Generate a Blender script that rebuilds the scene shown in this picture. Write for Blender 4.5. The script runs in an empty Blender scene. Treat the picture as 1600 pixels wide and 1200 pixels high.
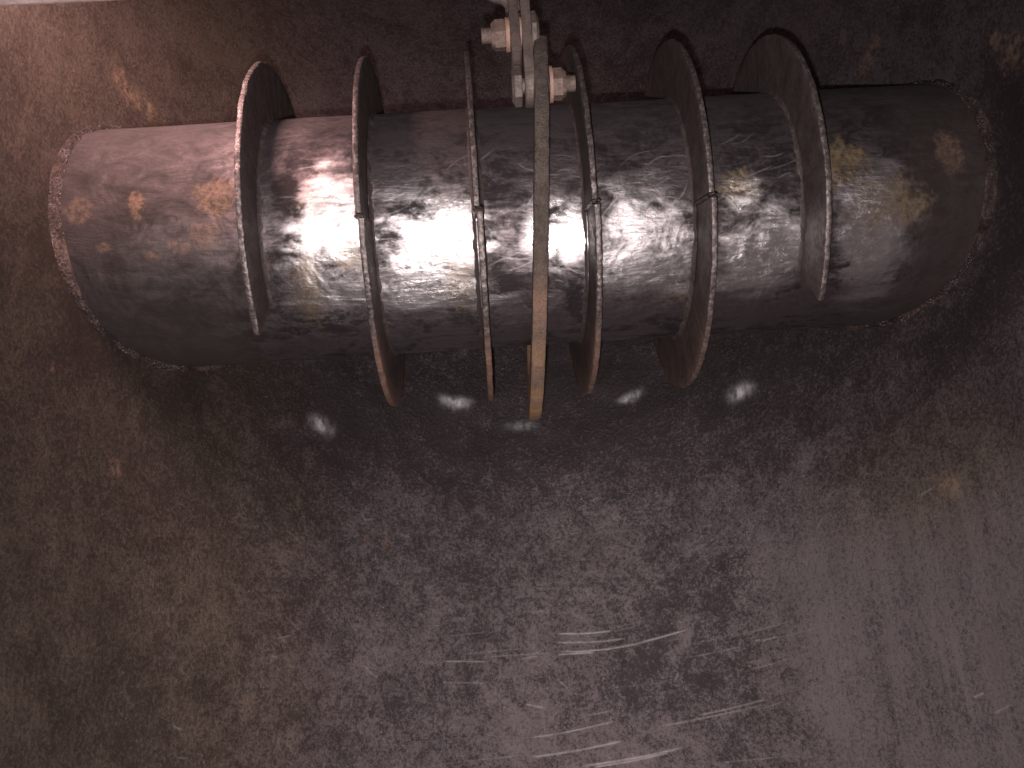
import bpy, math
import numpy as np
from mathutils import Matrix, Vector

# ------------------------------------------------------------------ units and measured layout
U = 0.15                    # one layout unit = outer radius of the steel tube, in metres
D, PHI = 7.7846, math.radians(30.606)
H, R, XV = 1.764, 3.588, 0.412      # tube axis to vessel axis, vessel radius, vessel axis x
RT, RO = 1.0, 1.446         # tube radius, ring radius
WZ0, WZ1 = -7.0, 8.0

S = bpy.context.scene
COL = S.collection

# ------------------------------------------------------------------ camera
cam = bpy.data.cameras.new('camera')
cam.sensor_width = 36.0
cam.lens = 36.0 * 1403.94 / 1600
cam.clip_start, cam.clip_end = 0.01, 100
camo = bpy.data.objects.new('camera', cam); COL.objects.link(camo)
CP = Vector((0, -6.70011, -3.96342))
RIGHT = Vector((0.99757606, -0.00317088, -0.06951225))
UP = Vector((0.0638061, -0.35688563, 0.93196643))
FWD = Vector((0.02776308, 0.9341427, 0.35581824))
m = Matrix((RIGHT, UP, -FWD)).transposed().to_4x4()
m.translation = CP * U
camo.matrix_world = m
S.camera = camo

# ------------------------------------------------------------------ light
w = bpy.data.worlds.new('World'); S.world = w; w.use_nodes = True
bg = w.node_tree.nodes['Background']
bg.inputs['Color'].default_value = (0.9, 0.72, 0.70, 1)
bg.inputs['Strength'].default_value = 0.065
S.view_settings.view_transform = 'Standard'
S.view_settings.look = 'None'
S.view_settings.exposure = 0
S.view_settings.gamma = 1

def lamp(name, kind, pos, energy, color, size, aim=None):
    l = bpy.data.lights.new(name, kind); l.energy = energy; l.color = color
    if kind == 'AREA': l.size = size
    else: l.shadow_soft_size = size
    o = bpy.data.objects.new(name, l); COL.objects.link(o)
    o.location = Vector(pos) * U
    if aim is not None:
        o.rotation_euler = (Vector(aim) - Vector(pos)).to_track_quat('-Z', 'Y').to_euler()
    return o
# the hand-held flash just below and left of the lens
FP = CP - UP * 0.27 - RIGHT * 0.06
lamp('flash_lamp', 'POINT', FP, 46.0, (1.0, 0.91, 0.91), 0.007)
# added pinkish lamp imitating lens flare at upper left; no such source there
lamp('flare_fill_lamp', 'AREA', (-2.72, -2.85, 1.7), 6.5, (1.0, 0.63, 0.60), 0.24, (-3.3, -.9, 1.0)).data.spread = math.radians(150)


# ------------------------------------------------------------------ numpy helpers
rng = np.random.default_rng(7)
def vnoise(x, y, seed=0):
    g = np.random.default_rng(seed).random((256, 256))
    xi = np.floor(x).astype(int); yi = np.floor(y).astype(int)
    fx = x - xi; fy = y - yi
    fx = fx*fx*(3-2*fx); fy = fy*fy*(3-2*fy)
    a = g[xi % 256, yi % 256]; b = g[(xi+1) % 256, yi % 256]
    c = g[xi % 256, (yi+1) % 256]; d = g[(xi+1) % 256, (yi+1) % 256]
    return (a*(1-fx)+b*fx)*(1-fy) + (c*(1-fx)+d*fx)*fy
def fbm(x, y, seed=0, oct=5, rough=.55):
    t = 0; a = 1; s = 0
    for i in range(oct):
        t = t + a*vnoise(x*2**i+31.7*i, y*2**i+17.3*i, seed+i); s += a; a *= rough
    return t/s
def sstep(a, b, x):
    t = np.clip((x-a)/(b-a), 0, 1); return t*t*(3-2*t)
def blob(u, v, u0, v0, ru, rv, n, ragged=.7, soft=.35, rot=0):
    du, dv = u-u0, v-v0
    if rot:
        c, s = math.cos(rot), math.sin(rot); du, dv = du*c+dv*s, -du*s+dv*c
    d = np.sqrt((du/ru)**2+(dv/rv)**2) + (n-.5)*2*ragged
    return sstep(1+soft, 1-soft, d)
def seg_dist(u, v, pts):
    best = np.full(u.shape, 1e9); tt = np.zeros(u.shape); L = 0
    for (a, b), (c, d) in zip(pts[:-1], pts[1:]):
        l = math.hypot(c-a, d-b)
        t = np.clip(((u-a)*(c-a)+(v-b)*(d-b))/l**2, 0, 1)
        q = np.hypot(u-a-t*(c-a), v-b-t*(d-b))
        k = q < best; best = np.where(k, q, best); tt = np.where(k, L+t*l, tt); L += l
    return best, tt/L
def smooth(pts, n=8):
    if len(pts) < 3: return pts
    P = [np.array(pts[0])]+[np.array(p) for p in pts]+[np.array(pts[-1])]; out = []
    for i in range(1, len(P)-2):
        for k in range(n):
            t = k/n
            out.append(tuple(.5*((2*P[i])+(P[i+1]-P[i-1])*t+(2*P[i-1]-5*P[i]+4*P[i+1]-P[i+2])*t*t+(3*P[i]-P[i-1]-3*P[i+1]+P[i+2])*t**3)))
    out.append(tuple(P[-2])); return out
def stroke(u, v, pts, wd, fade=.15):
    d, t = seg_dist(u, v, smooth(pts))
    return np.exp(-(d/wd)**2) * sstep(0, fade, t) * sstep(1, 1-fade, t)

# ------------------------------------------------------------------ mesh helpers
def link(name, me, mat, parent=None, loc=(0, 0, 0)):
    o = bpy.data.objects.new(name, me); COL.objects.link(o)
    if mat: me.materials.append(mat)
    if parent: o.parent = parent
    o.location = Vector(loc)*U if not parent else Vector(loc)*U
    return o
def build(name, V, F, mat, parent=None, org=(0, 0, 0), attrs=None, flat=False, auto=None):
    """V in layout units, world space; org = the thing's base point."""
    me = bpy.data.meshes.new(name)
    V = (np.asarray(V, float)-np.array(org))*U
    me.from_pydata(V.tolist(), [], [list(map(int, f)) for f in F]); me.validate()
    for k, a in (attrs or {}).items():
        at = me.attributes.new(k, 'FLOAT', 'POINT'); at.data.foreach_set('value', np.asarray(a, np.float32).ravel())
    if not flat:
        me.polygons.foreach_set('use_smooth', [True]*len(me.polygons))
        if auto: me.set_sharp_from_angle(angle=math.radians(auto))
    me.update()
    return link(name, me, mat, parent, (0, 0, 0) if parent else org)
def grid_faces(nu, nv, cu=False, cv=False, flip=False):
    i, j = np.meshgrid(np.arange(nu if cu else nu-1), np.arange(nv if cv else nv-1), indexing='ij')
    i2, j2 = (i+1) % nu, (j+1) % nv
    f = np.stack([i*nv+j, i2*nv+j, i2*nv+j2, i*nv+j2], -1).reshape(-1, 4)
    return f[:, ::-1] if flip else f
def grid_mesh(name, P, faces, mat, parent=None, org=(0, 0, 0), attrs=None):
    me = bpy.data.meshes.new(name)
    P = (P.reshape(-1, 3)-np.array(org))*U
    me.vertices.add(len(P)); me.vertices.foreach_set('co', P.astype(np.float32).ravel())
    nf = len(faces)
    me.loops.add(nf*4); me.loops.foreach_set('vertex_index', faces.astype(np.int32).ravel())
    me.polygons.add(nf); me.polygons.foreach_set('loop_start', np.arange(nf, dtype=np.int32)*4)
    me.update(calc_edges=True)
    me.polygons.foreach_set('use_smooth', np.ones(nf, bool))
    for k, a in (attrs or {}).items():
        at = me.attributes.new(k, 'FLOAT', 'POINT'); at.data.foreach_set('value', np.asarray(a, np.float32).ravel())
    me.update()
    return link(name, me, mat, parent, (0, 0, 0) if parent else org)
def tag(o, label, cat, group=None, kind=None):
    if label: o['label'] = label
    if cat: o['category'] = cat
    if group: o['group'] = group
    if kind: o['kind'] = kind
    return o
def empty(name, loc, label, cat, group=None):
    o = bpy.data.objects.new(name, None); COL.objects.link(o); o.location = Vector(loc)*U
    o.empty_display_size = .05
    return tag(o, label, cat, group)

# ------------------------------------------------------------------ materials
class N:
    def __init__(s, name):
        s.m = bpy.data.materials.new(name); s.m.use_nodes = True; s.t = s.m.node_tree
        s.b = s.t.nodes['Principled BSDF']
        tc = s.t.nodes.new('ShaderNodeTexCoord'); mp = s.t.nodes.new('ShaderNodeMapping')
        mp.inputs['Scale'].default_value = (1/U,)*3
        s.t.links.new(tc.outputs['Object'], mp.inputs['Vector']); s.co = mp.outputs[0]
    def set(s, inp, v):
        if isinstance(v, bpy.types.NodeSocket): s.t.links.new(v, inp)
        elif isinstance(v, (tuple, list)) and len(v) == 3 and inp.type == 'RGBA': inp.default_value = (*v, 1)
        else: inp.default_value = v
    def noise(s, scale, detail=6, rough=.6, dist=0, stretch=None, out=0, off=0, co=None):
        co = co or s.co
        if stretch or off:
            mp = s.t.nodes.new('ShaderNodeMapping'); s.t.links.new(co, mp.inputs[0])
            mp.inputs['Scale'].default_value = stretch or (1, 1, 1); mp.inputs['Location'].default_value = (off, off*.7, off*1.3)
            co = mp.outputs[0]
        n = s.t.nodes.new('ShaderNodeTexNoise'); s.t.links.new(co, n.inputs['Vector'])
        n.inputs['Scale'].default_value = scale; n.inputs['Detail'].default_value = detail
        n.inputs['Roughness'].default_value = rough; n.inputs['Distortion'].default_value = dist
        return n.outputs[out]
    def voro(s, scale, stretch=None, feat='F1'):
        co = s.co
        if stretch:
            mp = s.t.nodes.new('ShaderNodeMapping'); s.t.links.new(co, mp.inputs[0]); mp.inputs['Scale'].default_value = stretch; co = mp.outputs[0]
        n = s.t.nodes.new('ShaderNodeTexVoronoi'); n.feature = feat; s.t.links.new(co, n.inputs['Vector']); n.inputs['Scale'].default_value = scale
        return n.outputs['Distance']
    def ramp(s, v, a, b, lo=0., hi=1., smooths=True):
        n = s.t.nodes.new('ShaderNodeMapRange'); n.interpolation_type = 'SMOOTHSTEP' if smooths else 'LINEAR'
        s.set(n.inputs[0], v); n.inputs[1].default_value = a; n.inputs[2].default_value = b; n.inputs[3].default_value = lo; n.inputs[4].default_value = hi
        return n.outputs[0]
    def math(s, op, a, b=0., clamp=False):
        n = s.t.nodes.new('ShaderNodeMath'); n.operation = op; n.use_clamp = clamp
        s.set(n.inputs[0], a); s.set(n.inputs[1], b); return n.outputs[0]
    def mix(s, f, a, b):
        n = s.t.nodes.new('ShaderNodeMix'); n.data_type = 'RGBA'
        s.set(n.inputs[0], f); s.set(n.inputs[6], a); s.set(n.inputs[7], b); return n.outputs[2]
    def fmix(s, f, a, b):
        n = s.t.nodes.new('ShaderNodeMix'); n.data_type = 'FLOAT'
        s.set(n.inputs[0], f); s.set(n.inputs[2], a); s.set(n.inputs[3], b); return n.outputs[0]
    def attr(s, name):
        n = s.t.nodes.new('ShaderNodeAttribute'); n.attribute_name = name; return n.outputs['Fac']
    def bump(s, hgt, dist, strength=1., prev=None):
        n = s.t.nodes.new('ShaderNodeBump'); n.inputs['Distance'].default_value = dist*U; n.inputs['Strength'].default_value = strength
        s.t.links.new(hgt, n.inputs['Height'])
        if prev: s.t.links.new(prev, n.inputs['Normal'])
        return n.outputs[0]
    def out(s, color, rough, metal, normal=None, spec=.5):
        s.set(s.b.inputs['Base Color'], color); s.set(s.b.inputs['Roughness'], rough); s.set(s.b.inputs['Metallic'], metal)
        s.set(s.b.inputs['Specular IOR Level'], spec)
        if normal: s.t.links.new(normal, s.b.inputs['Normal'])
        return s.m

def mat_wall():
    n = N('mottled_wall_steel')
    big = n.noise(1.3, 6, .65, .8)
    mid = n.noise(7, 10, .78, .6, off=5)
    fine = n.noise(34, 6, .78, off=9)
    vert = n.ramp(n.noise(4, 8, .72, .5, stretch=(2.6, 2.6, .26), off=3), .3, .7, .36, .70, False)
    a_str, a_rust, a_dark, a_pale, a_scr, a_brown = (n.attr(k) for k in ('streak', 'rust', 'dark', 'pale', 'scratch', 'brown'))
    tone = n.math('ADD', n.math('MULTIPLY', mid, .62), n.math('MULTIPLY', big, .38))
    tone = n.fmix(n.math('MULTIPLY', a_str, .55), tone, vert)
    tone = n.math('ADD', tone, n.math('MULTIPLY', n.math('SUBTRACT', fine, .5), .85))
    tone = n.math('ADD', tone, n.math('MULTIPLY', n.math('SUBTRACT', n.noise(80, 3, .7, off=12), .5), .45))
    tone = n.math('ADD', tone, n.math('MULTIPLY', a_pale, .11))
    tone = n.math('ADD', tone, n.math('MULTIPLY', a_str, .08))
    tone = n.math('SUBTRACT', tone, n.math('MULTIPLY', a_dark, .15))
    t = n.ramp(tone, .40, .68)
    c = n.mix(t, (.036, .026, .027), (.165, .136, .138))
    cb = n.mix(t, (.046, .033, .027), (.175, .137, .108))
    c = n.mix(a_brown, c, cb)
    flecks = n.ramp(n.noise(38, 3, .6, off=2), .66, .76)
    c = n.mix(n.math('MULTIPLY', flecks, n.math('ADD', .30, n.math('MULTIPLY', a_pale, .5))), c, (.48, .42, .38))
    rust = n.math('MULTIPLY', a_rust, n.ramp(n.noise(14, 5, .7, off=4), .38, .62, .05, .9))
    c = n.mix(rust, c, (.24, .145, .085))
    c = n.mix(a_scr, c, (.62, .58, .55))
    a_gl = n.attr('glint_paint')
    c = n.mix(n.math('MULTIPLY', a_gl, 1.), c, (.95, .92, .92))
    r = n.ramp(mid, .3, .7, .58, .46)
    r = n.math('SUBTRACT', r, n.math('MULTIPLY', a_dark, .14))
    r = n.math('SUBTRACT', r, n.math('MULTIPLY', a_scr, .2))
    r = n.math('ADD', r, n.math('MULTIPLY', rust, .25))
    r = n.math('ADD', r, n.math('MULTIPLY', a_str, .1))
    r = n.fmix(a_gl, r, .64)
    met = n.math('SUBTRACT', n.ramp(t, 0, 1, .55, .85), n.math('MULTIPLY', a_str, .3))
    met = n.math('MULTIPLY', met, n.math('SUBTRACT', 1, n.math('MULTIPLY', rust, .8)))
    b = n.bump(mid, .014, .5)
    b = n.bump(fine, .009, .9, b)
    b = n.bump(n.noise(1.3, 2, .5, off=7), .10, .5, b)
    return n.out(c, r, met, b)

def mat_tube():
    n = N('polished_tube_steel')
    big = n.noise(1.6, 6, .62, .7, off=1)
    mid = n.noise(5, 9, .7, 1.1, stretch=(.7, 1.2, 1.2), off=6)
    brush = n.noise(9, 7, .75, 1.6, stretch=(.6, 2.4, 2.4), off=2)
    fine = n.noise(26, 6, .7, off=3)
    a_pol, a_rust, a_dark, a_yel, a_scr = (n.attr(k) for k in ('polish', 'rust', 'dark', 'yellow', 'scratch'))
    tone = n.math('ADD', n.math('MULTIPLY', mid, .55), n.math('MULTIPLY', big, .45))
    tone = n.math('ADD', tone, n.math('MULTIPLY', n.math('SUBTRACT', fine, .5), .22))
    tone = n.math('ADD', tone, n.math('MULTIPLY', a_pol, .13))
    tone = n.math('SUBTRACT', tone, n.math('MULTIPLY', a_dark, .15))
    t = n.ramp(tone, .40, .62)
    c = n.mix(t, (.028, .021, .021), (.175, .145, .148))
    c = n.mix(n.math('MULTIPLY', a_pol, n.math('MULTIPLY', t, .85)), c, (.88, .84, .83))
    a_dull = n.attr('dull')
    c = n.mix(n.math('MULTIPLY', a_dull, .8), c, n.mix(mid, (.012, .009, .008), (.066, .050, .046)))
    c = n.mix(n.math('MULTIPLY', a_yel, n.ramp(fine, .35, .6, .3, 1)), c, (.27, .20, .12))
    rust = n.math('MULTIPLY', a_rust, n.ramp(fine, .35, .65, .1, .85))
    c = n.mix(rust, c, (.27, .16, .095))
    c = n.mix(a_scr, c, (.7, .67, .66))
    r = n.fmix(t, .58, .38)
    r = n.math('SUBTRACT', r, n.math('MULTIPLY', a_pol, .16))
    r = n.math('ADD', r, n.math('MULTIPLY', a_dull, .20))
    r = n.math('ADD', r, n.math('MULTIPLY', rust, .3))
    met = n.math('MULTIPLY', n.math('SUBTRACT', n.ramp(t, 0, 1, .65, .95), n.math('MULTIPLY', a_dull, .25)), n.math('SUBTRACT', 1, n.math('MULTIPLY', rust, .7)))
    b = n.bump(n.noise(2.2, 3, .5, .5, off=8), .07, .5)
    b = n.bump(brush, .012, .5, b)
    b = n.bump(mid, .010, .5, b)
    b = n.bump(fine, .003, .8, b)
    tg = n.t.nodes.new('ShaderNodeTangent'); tg.direction_type = 'RADIAL'; tg.axis = 'X'
    n.t.links.new(tg.outputs[0], n.b.inputs['Tangent'])
    n.b.inputs['Anisotropic'].default_value = .6
    n.b.inputs['Anisotropic Rotation'].default_value = 0.0
    m_ = n.out(c, r, met, b)
    return m_

def mat_plate(name, dark=(.055, .038, .034), light=(.15, .115, .10), rustc=(.30, .16, .11), metal=.5, rough=.5, sc=1., bumpd=.02, rust_all=0.):
    n = N(name)
    mid = n.noise(5*sc, 8, .7, .4)
    fine = n.noise(30*sc, 5, .7, off=4)
    t = n.ramp(n.math('ADD', n.math('MULTIPLY', mid, .65), n.math('MULTIPLY', fine, .35)), .35, .65)
    c = n.mix(t, dark, light)
    a_r, a_e, a_y = n.attr('rust'), n.attr('edge'), n.attr('yellow')
    c = n.mix(n.math('MULTIPLY', a_e, n.ramp(fine, .42, .64, .1, .85)), c, (.27, .23, .22))
    rr = n.math('MULTIPLY', n.math('MAXIMUM', a_r, rust_all), n.ramp(mid, .3, .6, .65, 1))
    c = n.mix(rr, c, n.mix(n.ramp(fine, .35, .65), tuple(.7*k for k in rustc), rustc))
    c = n.mix(n.math('MULTIPLY', a_y, n.ramp(fine, .3, .6, .4, 1)), c, (.52, .31, .13))
    r = n.math('ADD', n.fmix(t, rough+.1, rough-.08), n.math('MULTIPLY', rr, .2))
    r = n.math('SUBTRACT', r, n.math('MULTIPLY', a_e, .12))
    met = n.math('MULTIPLY', n.math('ADD', metal, n.math('MULTIPLY', a_e, .3)), n.math('SUBTRACT', 1, n.math('MULTIPLY', rr, .8)))
    b = n.bump(mid, bumpd, .5); b = n.bump(fine, bumpd*.5, .8, b)
    return n.out(c, r, met, b)

MW = mat_wall(); MT = mat_tube()
MR = mat_plate('dark_ring_steel', (.055, .042, .039), (.125, .099, .092), (.25, .145, .105), metal=.35, rough=.5)
MH = mat_plate('rusty_hook_steel', (.085, .064, .053), (.22, .172, .145), (.40, .24, .17), metal=.25, rough=.55, sc=3.0, bumpd=.07)
ML = mat_plate('dusty_link_steel', (.10, .074, .066), (.22, .168, .15), (.6, .32, .24), metal=.25, rough=.5, sc=1.5, bumpd=.015)
MO = mat_plate('orange_rusted_washer', (.26, .16, .125), (.46, .30, .245), (.44, .25, .18), metal=.1, rough=.6, sc=2, bumpd=.01, rust_all=.4)
MB = mat_plate('bolt_steel', (.11, .082, .072), (.25, .195, .17), (.42, .24, .17), metal=.3, rough=.48, sc=2, bumpd=.022)
MWELD = mat_plate('weld_metal', (.03, .022, .02), (.17, .135, .125), (.20, .10, .06), metal=.8, rough=.28, sc=1.6, bumpd=.09)
MBEAM = mat_plate('beam_steel', (.13, .09, .082), (.22, .16, .145), metal=.2, rough=.6)

# ------------------------------------------------------------------ vessel wall
def wall_pt(s, z, rad=R):
    th = s/R
    return np.stack([XV+rad*np.sin(th), -H+rad*np.cos(th), z+0*s], -1)
def wall_masks(s, z):
    n1 = .7*fbm(s*3, z*3, 1)+.3*fbm(s*16, z*16, 5); n2 = .5*fbm(s*9, z*9, 20)+.5*fbm(s*34, z*34, 40)
    rust = 0*s
    for pts, wd in ([(-4.50, 1.60), (-4.31, 1.40), (-4.05, 1.32), (-3.80, 1.25)], .09), ([(4.19, 1.61), (4.05, 1.47), (3.91, 1.37), (3.81, 1.26)], .07):
        rust = np.maximum(rust, stroke(s+.15*(n1-.5), z+.3*(n2-.5), pts, wd, .3)*.5)
    for a, b, r in ((-4.676, -1.371, .035), (-4.0, -1.97, .05), (-2.288, -1.989, .035), (-1.471, -2.306, .055), (3.725, -2.439, .09), (5.3, .40, .12), (5.2, .6, .08), (5.1, -2.4, .05), (-1.66, -2.27, .025)):
        rust = np.maximum(rust, blob(s, z, a, b, r, r*1.3, n2, 1.6, .5)*.5)
    # darker band round right welded tube end; occlusion shade painted below the tube
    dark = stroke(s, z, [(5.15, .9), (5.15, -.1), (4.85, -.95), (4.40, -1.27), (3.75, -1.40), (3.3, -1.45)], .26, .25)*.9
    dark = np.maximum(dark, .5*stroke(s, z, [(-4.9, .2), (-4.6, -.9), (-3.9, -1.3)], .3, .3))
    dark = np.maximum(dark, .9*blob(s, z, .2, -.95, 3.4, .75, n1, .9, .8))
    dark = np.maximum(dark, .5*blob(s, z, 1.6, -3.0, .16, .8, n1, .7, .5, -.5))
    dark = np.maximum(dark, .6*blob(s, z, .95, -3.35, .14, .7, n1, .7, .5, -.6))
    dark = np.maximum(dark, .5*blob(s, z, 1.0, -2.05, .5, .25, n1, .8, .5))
    pale = 0*s
    for a, b, ru, rv, k in ((.35, -2.6, .45, .3, .7), (1.0, -2.15, .8, .22, .8), (1.9, -2.55, .25, .35, .8), (1.55, -2.35, .3, .3, .5), (.2, -2.9, .5, .25, .6),
                            (-.4, -4.1, 1.3, .35, .7), (1.2, -3.3, .5, .25, .6), (-1.5, -3.2, .7, .5, .4), (.6, -4.2, 1.2, .3, .6), (-2.7, -2.7, .8, .5, .35), (2.2, -3.2, .5, .8, .35), (-.1, -3.4, .5, .4, .5)):
        pale = np.maximum(pale, k*blob(s, z, a, b, ru, rv, n1, .9, .8))
    for a, b in ((-3.83, 1.841), (-3.184, 1.974), (3.8, 1.851)):
        pale = np.maximum(pale, blob(s, z, a, b, .03, .07, n2, .5)*1.)
    streak = sstep(1.7, 2.6, s+.35*(z+3)*0+.6*(n1-.5)) * sstep(-1.9, -2.9, z)
    streak = np.maximum(streak, .8*sstep(4.3, 4.9, s)*sstep(-.9, -1.6, z))
    brown = sstep(-1.6, -3.2, s+1.2*(n1-.5))
    brown = np.maximum(brown, .6*blob(s, z, 3.6, -2.3, .8, .5, n1, .6, .6))
    glint_paint = 0*s  # pale strokes paint reflected tube glints into the wall colour
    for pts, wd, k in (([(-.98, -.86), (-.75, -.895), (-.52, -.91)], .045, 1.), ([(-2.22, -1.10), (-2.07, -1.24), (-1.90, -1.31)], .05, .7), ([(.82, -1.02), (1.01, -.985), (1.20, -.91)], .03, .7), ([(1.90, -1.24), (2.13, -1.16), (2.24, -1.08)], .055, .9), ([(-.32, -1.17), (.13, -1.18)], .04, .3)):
        glint_paint = np.maximum(glint_paint, .75*k*stroke(s+.10*(n2-.5), z+.10*(n1-.5), pts, wd*1.15, .5)*np.clip(.35+2*fbm(s*30, z*14, 15)-.6, 0, 1))
    # arcs scored into the steel by moving blades
    scr = 0*s; j = .004*(n2-.5)
    P = [([(.07, -3.192), (.344, -3.212), (.608, -3.205)], .007, .75), ([(.063, -3.271), (.424, -3.292), (.716, -3.283)], .007, .7),
         ([(.067, -3.350), (.358, -3.366), (.739, -3.346), (1.30, -3.252)], .008, .8), ([(.065, -3.378), (.415, -3.381)], .008, .9),
         ([(-.251, -4.063), (.064, -4.042), (.552, -3.976)], .007, .6), ([(-.265, -4.225), (.191, -4.193), (.616, -4.140)], .008, .65),
         ([(.177, -4.330), (.713, -4.285), (1.136, -4.222)], .009, .85), ([(.28, -4.34), (.65, -4.31), (.98, -4.26)], .008, .9), ([(1.253, -3.982), (1.536, -3.945), (1.874, -3.892)], .008, .5),
         ([(-.987, -3.37), (-.551, -3.399)], .006, .5), ([(-.258, -3.78), (-.089, -3.823)], .007, .6), ([(.9, -4.05), (1.35, -4.0), (1.9, -3.93)], .007, .4),
         ([(1.9, -3.42), (2.05, -3.40)], .007, .5), ([(-1.0, -3.55), (-.6, -3.58)], .006, .4)]
    for pts, wd, k in P:
        q = stroke(s+j, z+j, pts, wd, .12)
        scr = np.maximum(scr, k*q*np.clip(.45+1.1*(fbm(s*6, z*30, 50)-.3), 0, 1)*.68)
    g = np.random.default_rng(12)
    for i in range(28):                                        # fainter arcs of the same sweep
        a = g.uniform(-1.0, 2.0); b = g.uniform(-4.4, -2.9); l = g.uniform(.15, .8); sl = g.uniform(-.04, .10)+.04*a
        k = (s > a-.1) & (s < a+l+.1) & (abs(z-b) < .3)
        q = np.zeros_like(s); q[k] = stroke(s[k]+j[k], z[k]+j[k], [(a, b), (a+l/2, b+sl*l/2), (a+l, b+sl*l*1.25)], .0055, .3)
        scr = np.maximum(scr, g.uniform(.04, .2)*q)
    g = np.random.default_rng(11)
    for i in range(34):                                        # short random nicks
        a = g.uniform(-3.6, 4.2); b = g.uniform(-4.3, -1.7); an = g.uniform(-.9, .5) if a < 1 else g.uniform(.2, 1.6)
        l = g.uniform(.03, .16)
        k = (abs(s-a) < .3) & (abs(z-b) < .3)
        q = np.zeros_like(s); q[k] = stroke(s[k], z[k], [(a, b), (a+l*math.cos(an), b+l*math.sin(an))], .006, .2)
        scr = np.maximum(scr, g.uniform(.06, .3)*q)
    return dict(rust=rust, dark=dark, pale=pale, streak=streak, brown=brown, scratch=scr, glint_paint=glint_paint)

# inner skin: finer where the scored arcs are
sa = np.concatenate([np.linspace(-8.6, -4.8, 80, endpoint=False), np.linspace(-4.8, -1.2, 420, endpoint=False),
                     np.linspace(-1.2, 2.2, 560, endpoint=False), np.linspace(2.2, 5.6, 400, endpoint=False), np.linspace(5.6, 8.6, 70)])
za = np.concatenate([np.linspace(WZ0, -4.5, 20, endpoint=False), np.linspace(-4.5, -3.0, 330, endpoint=False), np.linspace(-3.0, -1.2, 200, endpoint=False),
                     np.linspace(-1.2, 2.4, 300, endpoint=False), np.linspace(2.4, WZ1, 60)])
SS, ZZ = np.meshgrid(sa, za, indexing='ij')
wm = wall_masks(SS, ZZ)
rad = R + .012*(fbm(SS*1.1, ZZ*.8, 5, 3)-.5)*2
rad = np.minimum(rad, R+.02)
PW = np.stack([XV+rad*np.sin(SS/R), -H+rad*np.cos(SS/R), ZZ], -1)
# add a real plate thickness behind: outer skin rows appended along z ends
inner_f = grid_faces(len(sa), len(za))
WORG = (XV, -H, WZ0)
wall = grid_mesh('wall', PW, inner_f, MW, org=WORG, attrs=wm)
sm = wall.modifiers.new('thickness', 'SOLIDIFY'); sm.thickness = .09*U; sm.offset = -1
tag(wall, 'curved dark steel vessel wall, mottled and scratched, behind the horizontal tube', 'wall', kind='structure')

# floor of the vessel (below the frame)
ang = np.linspace(0, 2*math.pi, 97)[:-1]
V = [(XV, -H, WZ0)] + [(XV+(R+.3)*math.cos(a), -H+(R+.3)*math.sin(a), WZ0) for a in ang]
F = [(0, 1+i, 1+(i+1) % 96) for i in range(96)]
fl = build('floor', V, F, MW, org=WORG, flat=True)
fl.location.z -= .004
tag(fl, 'dark steel floor plate closing the bottom of the vessel', 'floor', kind='structure')

# ------------------------------------------------------------------ tube with rings (one welded thing)
def saddle_x(al, extra=0.):
    return np.sqrt(R*R-(H-np.cos(al)*(1+extra))**2)
TORG = (0, 0, -RT)
tube = empty('steel_tube', TORG, 'thick horizontal steel tube with six welded rings, ends welded into the curved wall', 'tube')
nx, na = 1300, 620
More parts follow.
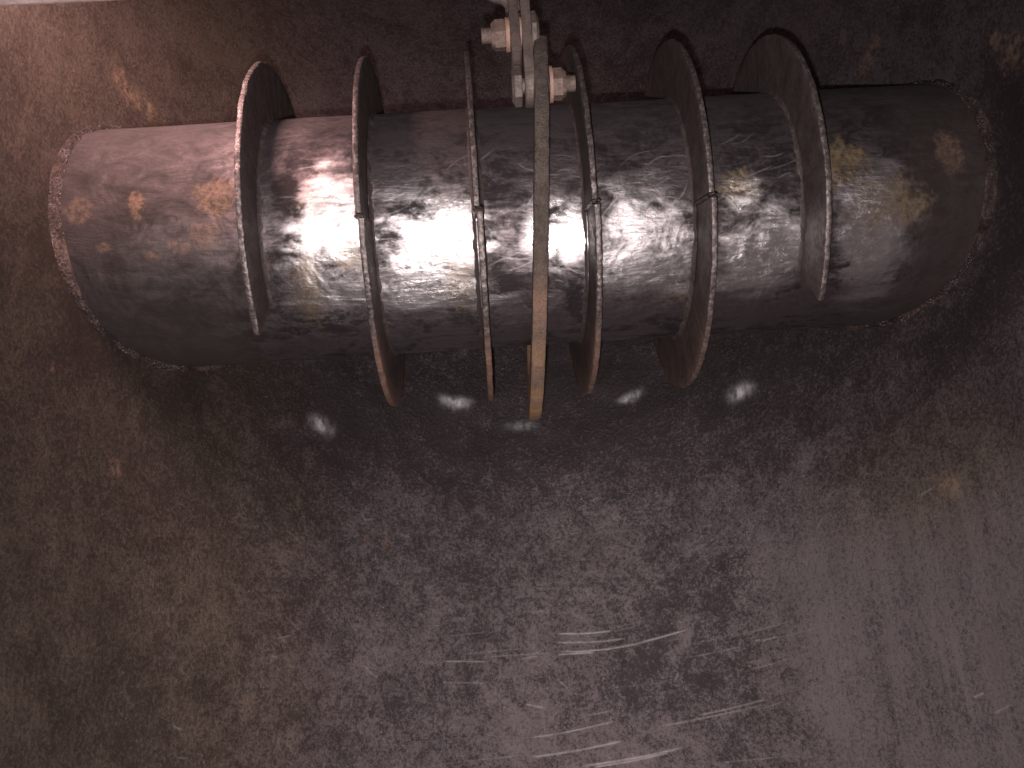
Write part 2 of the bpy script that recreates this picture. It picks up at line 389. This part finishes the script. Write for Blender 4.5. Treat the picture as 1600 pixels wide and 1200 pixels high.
# angular samples: dense on the face that looks to the opening
aa = np.radians(np.concatenate([np.linspace(-130, 70, 520, endpoint=False), np.linspace(70, 230, 100, endpoint=False)]))
tx = np.linspace(-1, 1, nx)
half = saddle_x(aa)+.03
X = XV + tx[:, None]*half[None, :]
A = np.broadcast_to(aa[None, :], X.shape)
def tube_masks(x, a):
    v = np.where(a > math.pi, a-2*math.pi, a)
    n1 = .65*fbm(x*3+50, v*3+50, 3)+.35*fbm(x*14+50, v*22+50, 43); n2 = .5*fbm(x*9+50, v*9+50, 30)+.5*fbm(x*30+50, v*30+50, 33); n3 = fbm(x*2+9, v*14+50, 60); d = math.radians
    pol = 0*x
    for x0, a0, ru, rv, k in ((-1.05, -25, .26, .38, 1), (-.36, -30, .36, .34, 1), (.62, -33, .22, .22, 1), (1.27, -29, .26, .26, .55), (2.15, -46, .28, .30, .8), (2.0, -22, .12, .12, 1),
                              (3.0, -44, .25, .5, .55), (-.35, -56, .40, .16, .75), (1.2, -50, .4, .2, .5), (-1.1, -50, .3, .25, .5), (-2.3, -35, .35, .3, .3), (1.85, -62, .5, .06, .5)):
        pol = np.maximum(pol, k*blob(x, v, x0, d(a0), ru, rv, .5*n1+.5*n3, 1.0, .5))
    dk = 0*x
    for x0, a0, ru, rv, k in ((-.50, -20, .16, .06, 1), (-.62, -33, .10, .10, .9), (.56, -25, .10, .07, 1), (1.33, -24, .08, .05, .8), (.74, -72, .06, .3, .7), (.2, -20, .12, .4, .5), (-2.2, -58, .6, .25, .5),
                              (-1.4, -15, .1, .25, .5), (1.9, -33, .2, .16, .5), (2.5, -5, .5, .3, .6), (1.0, 0, .4, .3, .45), (.2, -45, .1, .3, .4), (3.4, 0, .4, .5, .5), (2.3, 5, .4, .4, .5), (-1.5, -70, .5, .15, .5)):
        dk = np.maximum(dk, k*blob(x, v, x0, d(a0), ru*1.4, rv*1.3, .4*n1+.6*n3, 1.5, .5))
    dk = np.clip(dk*sstep(.36, .56, .5*n3+.5*n1)*1.1, 0, 1)
    rust = 0*x
    for x0, a0, ru, rv, k in ((-1.90, -9, .14, .15, .8), (-2.50, -11, .06, .10, .75), (-2.00, -25, .10, .10, .45), (-2.9, -12, .1, .1, .4), (-2.2, -30, .1, .05, .4), (1.5, -66, .12, .08, .3), (-1.6, -40, .04, .05, .6),
                              (-2.75, -28, .05, .04, .5), (-2.4, -33, .05, .04, .4), (3.6, -8, .1, .15, .5), (2.9, -8, .1, .08, .3)):
        rust = np.maximum(rust, k*blob(x, v, x0, d(a0), ru, rv, n2, .9, .3))
    yel = 0*x
    for x0, a0, ru, rv, k in ((2.0, -18, .14, .12, .9), (2.74, -11, .22, .18, .9), (3.1, -28, .25, .2, .6), (-.15, -50, .1, .3, .5), (-1.3, -50, .1, .3, .5), (-.95, -38, .15, .1, .5), (-1.2, -14, .1, .1, .4)):
        yel = np.maximum(yel, k*blob(x, v, x0, d(a0), ru, rv, n2, 1.0, .4))
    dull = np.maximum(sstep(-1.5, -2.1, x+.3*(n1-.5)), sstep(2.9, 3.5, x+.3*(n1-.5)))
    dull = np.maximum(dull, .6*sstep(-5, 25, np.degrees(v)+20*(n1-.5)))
    scr = 0*x; g = np.random.default_rng(5)
    for i in range(150):                                     # grinding swirls
        x0 = g.uniform(-1.5, 2.3); a0 = d(g.uniform(-62, 2)); an = g.normal(0, .35); l = g.uniform(.08, .4); c = g.uniform(-.16, .16)*l
        if g.random() < .25: an = g.uniform(-.9, .9)
        p1 = (x0+l*math.cos(an), a0+l*math.sin(an)); mid = ((x0+p1[0])/2-c*math.sin(an), (a0+p1[1])/2+c*math.cos(an))
        k = (abs(x-x0) < .6) & (abs(v-a0) < .6)
        q = np.zeros_like(x); q[k] = stroke(x[k], v[k], [(x0, a0), mid, p1], g.uniform(.003, .005), .3)
        scr = np.maximum(scr, g.uniform(.08, .35)*q)
    return dict(polish=pol, dark=dk, rust=rust, yellow=yel, scratch=scr, dull=dull)
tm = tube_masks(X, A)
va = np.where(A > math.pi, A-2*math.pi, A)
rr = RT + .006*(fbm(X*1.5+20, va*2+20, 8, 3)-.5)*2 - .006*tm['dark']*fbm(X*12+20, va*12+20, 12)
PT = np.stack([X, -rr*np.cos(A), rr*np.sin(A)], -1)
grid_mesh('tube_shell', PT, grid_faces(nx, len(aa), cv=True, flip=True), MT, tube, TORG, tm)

# fillet weld running round each tube end
def weld(side):
    al = np.linspace(-math.pi, math.pi, 900, endpoint=False)
    g = np.random.default_rng(3 if side < 0 else 4)
    nc = 9
    c = np.linspace(0, 1, nc)
    rough = (0.35+.9*g.random(900)); rough = np.convolve(np.r_[rough[-2:], rough, rough[:2]], np.ones(5)/5, 'valid')
    wv = fbm(al*3+9, al*0, 71, 4); ev = fbm(al*9+9, al*0, 72, 5)
    I_, J_ = np.meshgrid(np.arange(900), np.arange(nc), indexing='ij')
    lumps = fbm(I_*.11+(5 if side < 0 else 60), J_*.4, 77, 4, .6)
    P = np.zeros((900, nc, 3)); e = np.zeros((900, nc)); ru = np.zeros((900, nc))
    for i, a in enumerate(al):
        leg = .060+.07*(wv[i]-.5)
        # toe on tube (pulled in along the axis) and toe on wall (outwards radially)
        xs = math.sqrt(R*R-(H-math.cos(a))**2)
        t0 = np.array([XV+side*(xs-leg*.9), -math.cos(a)*.995, math.sin(a)*.995])
        rw = 1+leg*.9
        xw = math.sqrt(R*R-(H-math.cos(a)*rw)**2)
        t1 = np.array([XV+side*(xw+.01), -math.cos(a)*rw, math.sin(a)*rw])
        k = np.array([XV+side*xs, -math.cos(a), math.sin(a)])
        out = (t0+t1)/2-k; out /= np.linalg.norm(out)
        for j, cc in enumerate(c):
            lump = (.030*lumps[i, j]-.004)*math.sin(math.pi*cc)
            P[i, j] = t0*(1-cc)+t1*cc+out*(lump - .006)
            e[i, j] = (.9*max(0, 1-abs(cc-.1)/.12) + .7*max(0, 1-abs(cc-.9)/.12))*min(1, max(0, (ev[i]-.45)*5))
            ru[i, j] = .6*max(0, fbm(np.array([a*4.+20]), np.array([cc*2.]), 90)[0]-.58)*5
    f = grid_faces(900, nc, cu=True, flip=(side > 0))
    return grid_mesh('weld_bead', P, f, MWELD, tube, TORG, dict(edge=e, rust=np.clip(ru, 0, 1)))
weld(-1); weld(1)

def sector(name, xc, r0, r1, a0, a1, t, n, mat, parent, org, seed, rustf, jag=.006, shear=0., label=None, yellowf=None, taper=None, edgek=1.):
    """flat ring segment standing on edge; a in degrees measured from the side facing the vessel axis"""
    al = np.radians(np.linspace(a0, a1, n)); g = np.random.default_rng(seed)
    j = np.convolve(g.normal(0, 1, n+4), np.ones(5)/5, 'valid')*jag
    j2 = np.convolve(g.normal(0, 1, n+4), np.ones(5)/5, 'valid')*jag*.35
    prof = [(r0, -.5)]
    rs = np.linspace(r0, r1-.012, 7)
    prof = [(r, -.5, 0) for r in rs] + [(r1-.003, -.40, 1), (r1, -.2, 1), (r1, .2, 1), (r1-.003, .40, 1)] + [(r, .5, 0) for r in rs[::-1]]
    P = np.zeros((n, len(prof), 3)); e = np.zeros((n, len(prof)))
    for k, (r, s, ed) in enumerate(prof):
        tp = 1 if taper is None else taper(np.degrees(al))
        rad = r0+(r-r0)*tp + (j if ed else 0)
        P[:, k, 0] = xc+s*t+j2
        P[:, k, 1] = -rad*np.cos(al); P[:, k, 2] = rad*np.sin(al)
        P[:, k, 0] += shear*P[:, k, 2]
        e[:, k] = ed*edgek
    rust = rustf(np.degrees(al))[:, None]*np.ones(len(prof))[None]
    if mat is MR: rust = rust*np.array([.25+.75*min(1, max(0, (q[0]-1.22)/.2)) for q in prof])[None]
    at = dict(edge=e*(1-.7*rust), rust=rust)
    if yellowf is not None: at['yellow'] = yellowf(np.degrees(al))[:, None]*np.ones(len(prof))[None]
    f = grid_faces(n, len(prof), cv=True)
    F = [tuple(q) for q in f] + [tuple(range(len(prof))), tuple((n-1)*len(prof)+k for k in range(len(prof)))[::-1]]
    o = build(name, P.reshape(-1, 3), F, mat, parent, org, at, auto=40)
    if label: o['label'] = label
    return o
SP, X0 = .8210, .0148
none = lambda a: 0*a
for k in range(6):
    xc = X0+SP*(k-2)
    fr = bpy.data.objects.new('flange_ring', None); COL.objects.link(fr); fr.parent = tube
    fr.location = (0, 0, 0)
    if k in (0, 5):
        sector('upper_half', xc, .99, RO, -57, 200, .046, 420, MR, fr, TORG, k, none, label='half ring ending partway down the tube')
    else:
        rs = (.9, 1., 0, .9, .7)[k] if k < 5 else 0
        sector('upper_half', xc-.006, .99, RO, -23.6, 160, .044, 320, MR, fr, TORG, k, none)
        lo = {1: .95, 2: 1., 3: .8, 4: .45}[k]
        sector('lower_half', xc+.010, .99, RO-.002, -200, -25.2, .046, 320, MR, fr, TORG, k+10, lambda a, lo=lo: lo*sstep(-52, -72, a), label='lower half ring with a rusty rim')
        # tack weld at the split
        pts = [(r, -24.5) for r in np.linspace(1.0, RO-.01, 26)]
        P = []
        g = np.random.default_rng(k)
        for r, a in pts:
            a = math.radians(a)
            rr_ = .014+.010*g.random()
            for q in range(8):
                th = q*math.pi/4
                P.append((xc+(.026+rr_*.6)*math.cos(th), -r*math.cos(a)+rr_*math.sin(th)*math.sin(a), r*math.sin(a)+rr_*math.sin(th)*math.cos(a)))
        F = [tuple(q) for q in grid_faces(26, 8, cv=True)]+[tuple(range(8))[::-1], tuple(25*8+q for q in range(8))]
        build('weld_bead', P, F, MWELD, fr, TORG)
    # fillet weld where the ring meets the tube, both sides
    al = np.linspace(-57 if k in (0, 5) else -200, 200 if k in (0, 5) else 160, 360)
    al = np.radians(al); g = np.random.default_rng(30+k)
    for s in (-1, 1):
        wv = .03+.012*np.convolve(g.normal(0, 1, 364), np.ones(5)/5, 'valid')
        P = np.zeros((360, 4, 3))
        for q, (dx, dr) in enumerate(((0, 1.), (.35, .45), (.7, .12), (1.1, -.15))):
            x = xc+s*(.020+dx*wv); r = 1.0+dr*wv
            P[:, q] = np.stack([x, -r*np.cos(al), r*np.sin(al)], -1)
        grid_mesh('weld_seam', P, grid_faces(360, 4, flip=(s < 0)), MR, fr, TORG)

# ------------------------------------------------------------------ hook strap in front of the tube
SHX, SH = .497, .075         # plane of the strap leans a little
HORG = (SHX-SH*1.5, 0, -1.64)
def hrust(a): return sstep(-34, -52, a)*(.75+.25*np.sin(a*.35))
def hyel(a): return np.clip(.9*np.exp(-((a+93)/6)**2)+.7*np.exp(-((a+80)/3)**2)+.45*sstep(-98, -106, a)+.35*np.exp(-((a+64)/3)**2), 0, 1)
hook = sector('curved_strap', SHX, 1.26, 1.635, -205, 27.5, .098, 420, MH, None, HORG, 77, hrust, jag=.005, shear=SH, yellowf=hyel, edgek=.25)
tag(hook, 'curved flat steel strap, rusty orange lower half, hooked around the middle of the tube', 'strap')

# ------------------------------------------------------------------ bolted links at the top
def to_px(P):
    v = Vector(P)-CP; return 800+1403.94*v.dot(RIGHT)/v.dot(FWD), 600-1403.94*v.dot(UP)/v.dot(FWD)
def cyl(name, x0, x1, y, z, r, mat, parent, org, sides=24, hexa=False, chamfer=0., rot=0., rust=0., thread=False, jit=0., seed=0):
    g = np.random.default_rng(seed)
    if thread:
        n = 40; xs = np.linspace(x0, x1, n); rs = r*(1-.09*(np.arange(n) % 4 >= 2)); rs[[0, -1]] *= .9
    elif chamfer:
        s = 1 if x1 > x0 else -1
        xs = np.array([x0, x0+s*chamfer*.4, x1-s*chamfer, x1]); rs = np.array([r*.96, r, r, r*.84])
    else:
        xs = np.array([x0, x1]); rs = np.array([r, r])
    ns = 48 if hexa else sides
    th = np.linspace(0, 2*math.pi, ns, endpoint=False)
    prof = np.ones(ns)
    if hexa: prof = math.cos(math.pi/6)/np.cos((th % (math.pi/3))-math.pi/6)
    P = []
    for x, q in zip(xs, rs):
        pr = prof if not (hexa and q == rs[-1]) else np.minimum(prof, .90)
        for t_, p_ in zip(th, pr):
            rr_ = q*p_*(1+jit*g.normal())
            P.append((x, y+rr_*math.cos(t_+rot), z+rr_*math.sin(t_+rot)))
    n = len(xs)
    F = [tuple(q) for q in grid_faces(n, ns, cv=True)]+[tuple(range(ns)), tuple((n-1)*ns+k for k in range(ns))[::-1]]
    me_at = dict(rust=np.full(len(P), rust), edge=np.full(len(P), .0))
    o = build(name, P, F, mat, parent, org, me_at, auto=28)
    return o
def plate(name, x0, x1, outline, mat, org, bend=None, rust=None):
    """outline (y,z) extruded in x, bevelled by hand on the rim"""
    n = len(outline); O = np.array(outline); c = O.mean(0)
    b = min(.012, (x1-x0)*.2)
    Oi = c+(O-c)*(1-b/np.maximum(np.linalg.norm(O-c, axis=1), .05))[:, None]
    P = []
    for x, q in ((x0, Oi), (x0+b, O), (x1-b, O), (x1, Oi)):
        for (yy, zz) in q: P.append((x+(bend(yy, zz) if bend else 0), yy, zz))
    F = [tuple(q) for q in grid_faces(4, n, cv=True)]+[tuple(range(n)), tuple(3*n+k for k in range(n))[::-1]]
    P = np.array(P)
    ru = np.zeros(len(P)) if rust is None else rust(P)
    return build(name, P, F, mat, None, org, dict(rust=ru), auto=35)
# bolt positions: lower bolt goes through the strap, upper bolt joins the two links
BY, BZ = -1.3904, .246      # refined below
def solve(px_x, px_y, Y):   # point of the plane y = Y seen in that direction
    d = FWD + RIGHT*((px_x-800)/1403.94)+UP*((600-px_y)/1403.94)
    return CP+d*((Y-CP.y)/d.y)
YB = -1.385
b2 = solve(845, 133, YB); b1 = solve(820, 53, YB-.02)
def xat(px, py, Y=YB): return solve(px, py, Y).x
z2, z1 = b2.z, b1.z
y2, y1 = YB, YB-.02
# hanger plate (left), link (middle)
def stadium(y, z0, z1, w0, w1, n=16, round0=True, flat1=False):
    o = []
    for k in range(n+1):
        t = math.pi+math.pi*k/n; o.append((y+w0*math.cos(t), z0+w0*math.sin(t)*(1 if round0 else .15)))
    for k in range(n+1):
        t = math.pi*k/n; o.append((y+w1*math.cos(t), z1+w1*math.sin(t)))
    return o
lz = solve(822, 165, y2).z
link_o = stadium(y2, z2, z1+1.6, .155, .15)
lk = plate('link_plate', xat(814.5, 60), xat(829, 60), link_o, ML, (b1.x, y2, lz), bend=lambda y, z: (z-z1)*.02)
tag(lk, 'flat steel link between the two bolts, its rounded end beside the top of the strap', 'link plate')
hz = solve(800, 99, y1).z
ho = [(y1-.13, hz), (y1+.13, hz), (y1+.13, z1+.23), (y1+.10, z1+.27), (y1-.10, z1+.27), (y1-.13, z1+.23)]
hg = empty('hanger_bracket', (b1.x-.12, y1, hz), 'steel hanger bracket with a rounded foot, left of the upper bolt', 'bracket')
P0 = plate('bracket_plate', xat(796, 53, y1), xat(811, 53, y1), ho, ML, (b1.x-.12, y1, hz))
P0.location = (0, 0, 0); P0.parent = hg
# cranked round rod at the bracket's top
rp = [(xat(803, 20, y1), y1, z1+.18), (xat(801, 8, y1), y1-.02, z1+.27), (xat(790, 0, y1), y1-.03, z1+.33), (xat(772, -3, y1), y1-.03, z1+.36), (xat(764, -12, y1), y1-.03, z1+.42), (xat(762, -40, y1), y1-.03, z1+.6), (xat(760, -160, y1), y1-.03, z1+1.5)]
rp = [Vector(p) for p in rp]
pts = [Vector(p) for p in smooth([tuple(p) for p in rp], 6)] if False else rp
dense = []
for i in range(len(rp)-1):
    for k in range(5): dense.append(rp[i].lerp(rp[i+1], k/5))
dense.append(rp[-1])
for _ in range(3): dense = [dense[0]]+[(dense[i-1]+dense[i]*2+dense[i+1])/4 for i in range(1, len(dense)-1)]+[dense[-1]]
P = []
for i, p in enumerate(dense):
    t = (dense[min(i+1, len(dense)-1)]-dense[max(i-1, 0)]).normalized()
    n1_ = t.cross(Vector((0, 1, 0))).normalized(); n2_ = t.cross(n1_)
    for q in range(14):
        th = q*math.tau/14; P.append(tuple(p+(n1_*math.cos(th)+n2_*math.sin(th))*.062))
F = [tuple(q) for q in grid_faces(len(dense), 14, cv=True)]+[tuple(range(14))[::-1], tuple((len(dense)-1)*14+q for q in range(14))]
build('bracket_rod', P, F, ML, hg, (b1.x-.12, y1, hz))

def px2r(px, P): return px*((Vector(P)-CP).dot(FWD))/1403.94
def bolt(label, xh0, xh1, xs1, y, z, rh, rs, rot, seed):
    org = ((xh0+xs1)/2, y, z-rh)
    t = empty('hex_bolt', org, label, 'bolt', 'bolts joining the links and strap')
    cyl('bolt_head', xh0, xh1, y, z, rh, MB, t, org, hexa=True, chamfer=.02 if xh1 > xh0 else .02, rot=rot, jit=.004, seed=seed)
    cyl('bolt_shank', xh0, xs1, y, z, rs, MB, t, org, thread=False)
    s = 1 if xs1 > xh0 else -1
    cyl('bolt_thread', xs1-s*.13, xs1, y, z, rs*1.04, MB, t, org, thread=True, rust=.2)
    return t
def nut(label, x0, x1, y, z, r, rot, seed):
    o = cyl('hex_nut', x0, x1, y, z, r, MB, None, ((x0+x1)/2, y, z-r), hexa=True, chamfer=.03, rot=rot, jit=.004, seed=seed, rust=.25)
    return tag(o, label, 'nut', 'nuts on the two bolts')
def washer(label, x0, x1, y, z, r, seed, dark=False):
    o = cyl('flat_washer', x0, x1, y, z, r, MO, None, ((x0+x1)/2, y, z-r), sides=32, jit=.012, seed=seed)
    return tag(o, label, 'washer', 'rusty washers on the two bolts')
r1 = px2r(23, b1); r2 = px2r(24, b2)
# upper bolt: head right of the link, nut left
bolt('upper bolt, threaded end pointing left above the strap', xat(829.5, 53, y1), xat(841, 53, y1), xat(752, 53, y1), y1, z1, px2r(33, b1), px2r(12, b1), .25, 1)
nut('hex nut on the threaded left end of the upper bolt', xat(789, 53, y1), xat(767, 53, y1), y1, z1, r1*1.06, .5, 2)
washer('rusty washer between the hanger bracket and the upper nut', xat(795.6, 53, y1), xat(789.4, 53, y1), y1, z1, px2r(26, b1), 3)
washer('thin pale washer between hanger bracket and link plate', xat(811.4, 53, y1), xat(814.2, 53, y1), y1, z1, px2r(26, b1), 4)
# lower bolt: head left of the link, nut right of the strap
bolt('lower bolt, threaded end pointing right beside the strap', xat(814.6, 133), xat(799, 133), xat(898.5, 133), y2, z2+.0, px2r(31, b2), px2r(12.5, b2), .15, 5)
nut('hex nut on the threaded right end of the lower bolt', xat(863, 133), xat(884, 133), y2, z2, r2*1.04, .35, 6)
washer('orange rusted washer between link plate and strap', xat(829.8, 133), xat(835, 133), y2, z2, px2r(29, b2), 7)
washer('orange rusted washer between strap and lower nut', xat(857.5, 133), xat(862.6, 133), y2, z2, px2r(28, b2), 8)

# ------------------------------------------------------------------ straight lintel over the opening, just above the frame
zb = solve(0, 13, -4.30).z
V = [(x, y, z) for x in (-2.75, 3.4) for (y, z) in ((-4.48, zb), (-4.30, zb), (-4.30, zb+.5), (-4.48, zb+.5))]
F = [(0, 1, 2, 3), (4, 7, 6, 5), (0, 4, 5, 1), (1, 5, 6, 2), (2, 6, 7, 3), (3, 7, 4, 0)]
bm_ = build('lintel_bar', V, F, MBEAM, org=(0.3, -4.39, zb), flat=True)
bv = bm_.modifiers.new('bevel', 'BEVEL'); bv.width = .015*U; bv.segments = 2
tag(bm_, 'pale straight steel bar whose lower edge shows in the top left corner', 'bar')
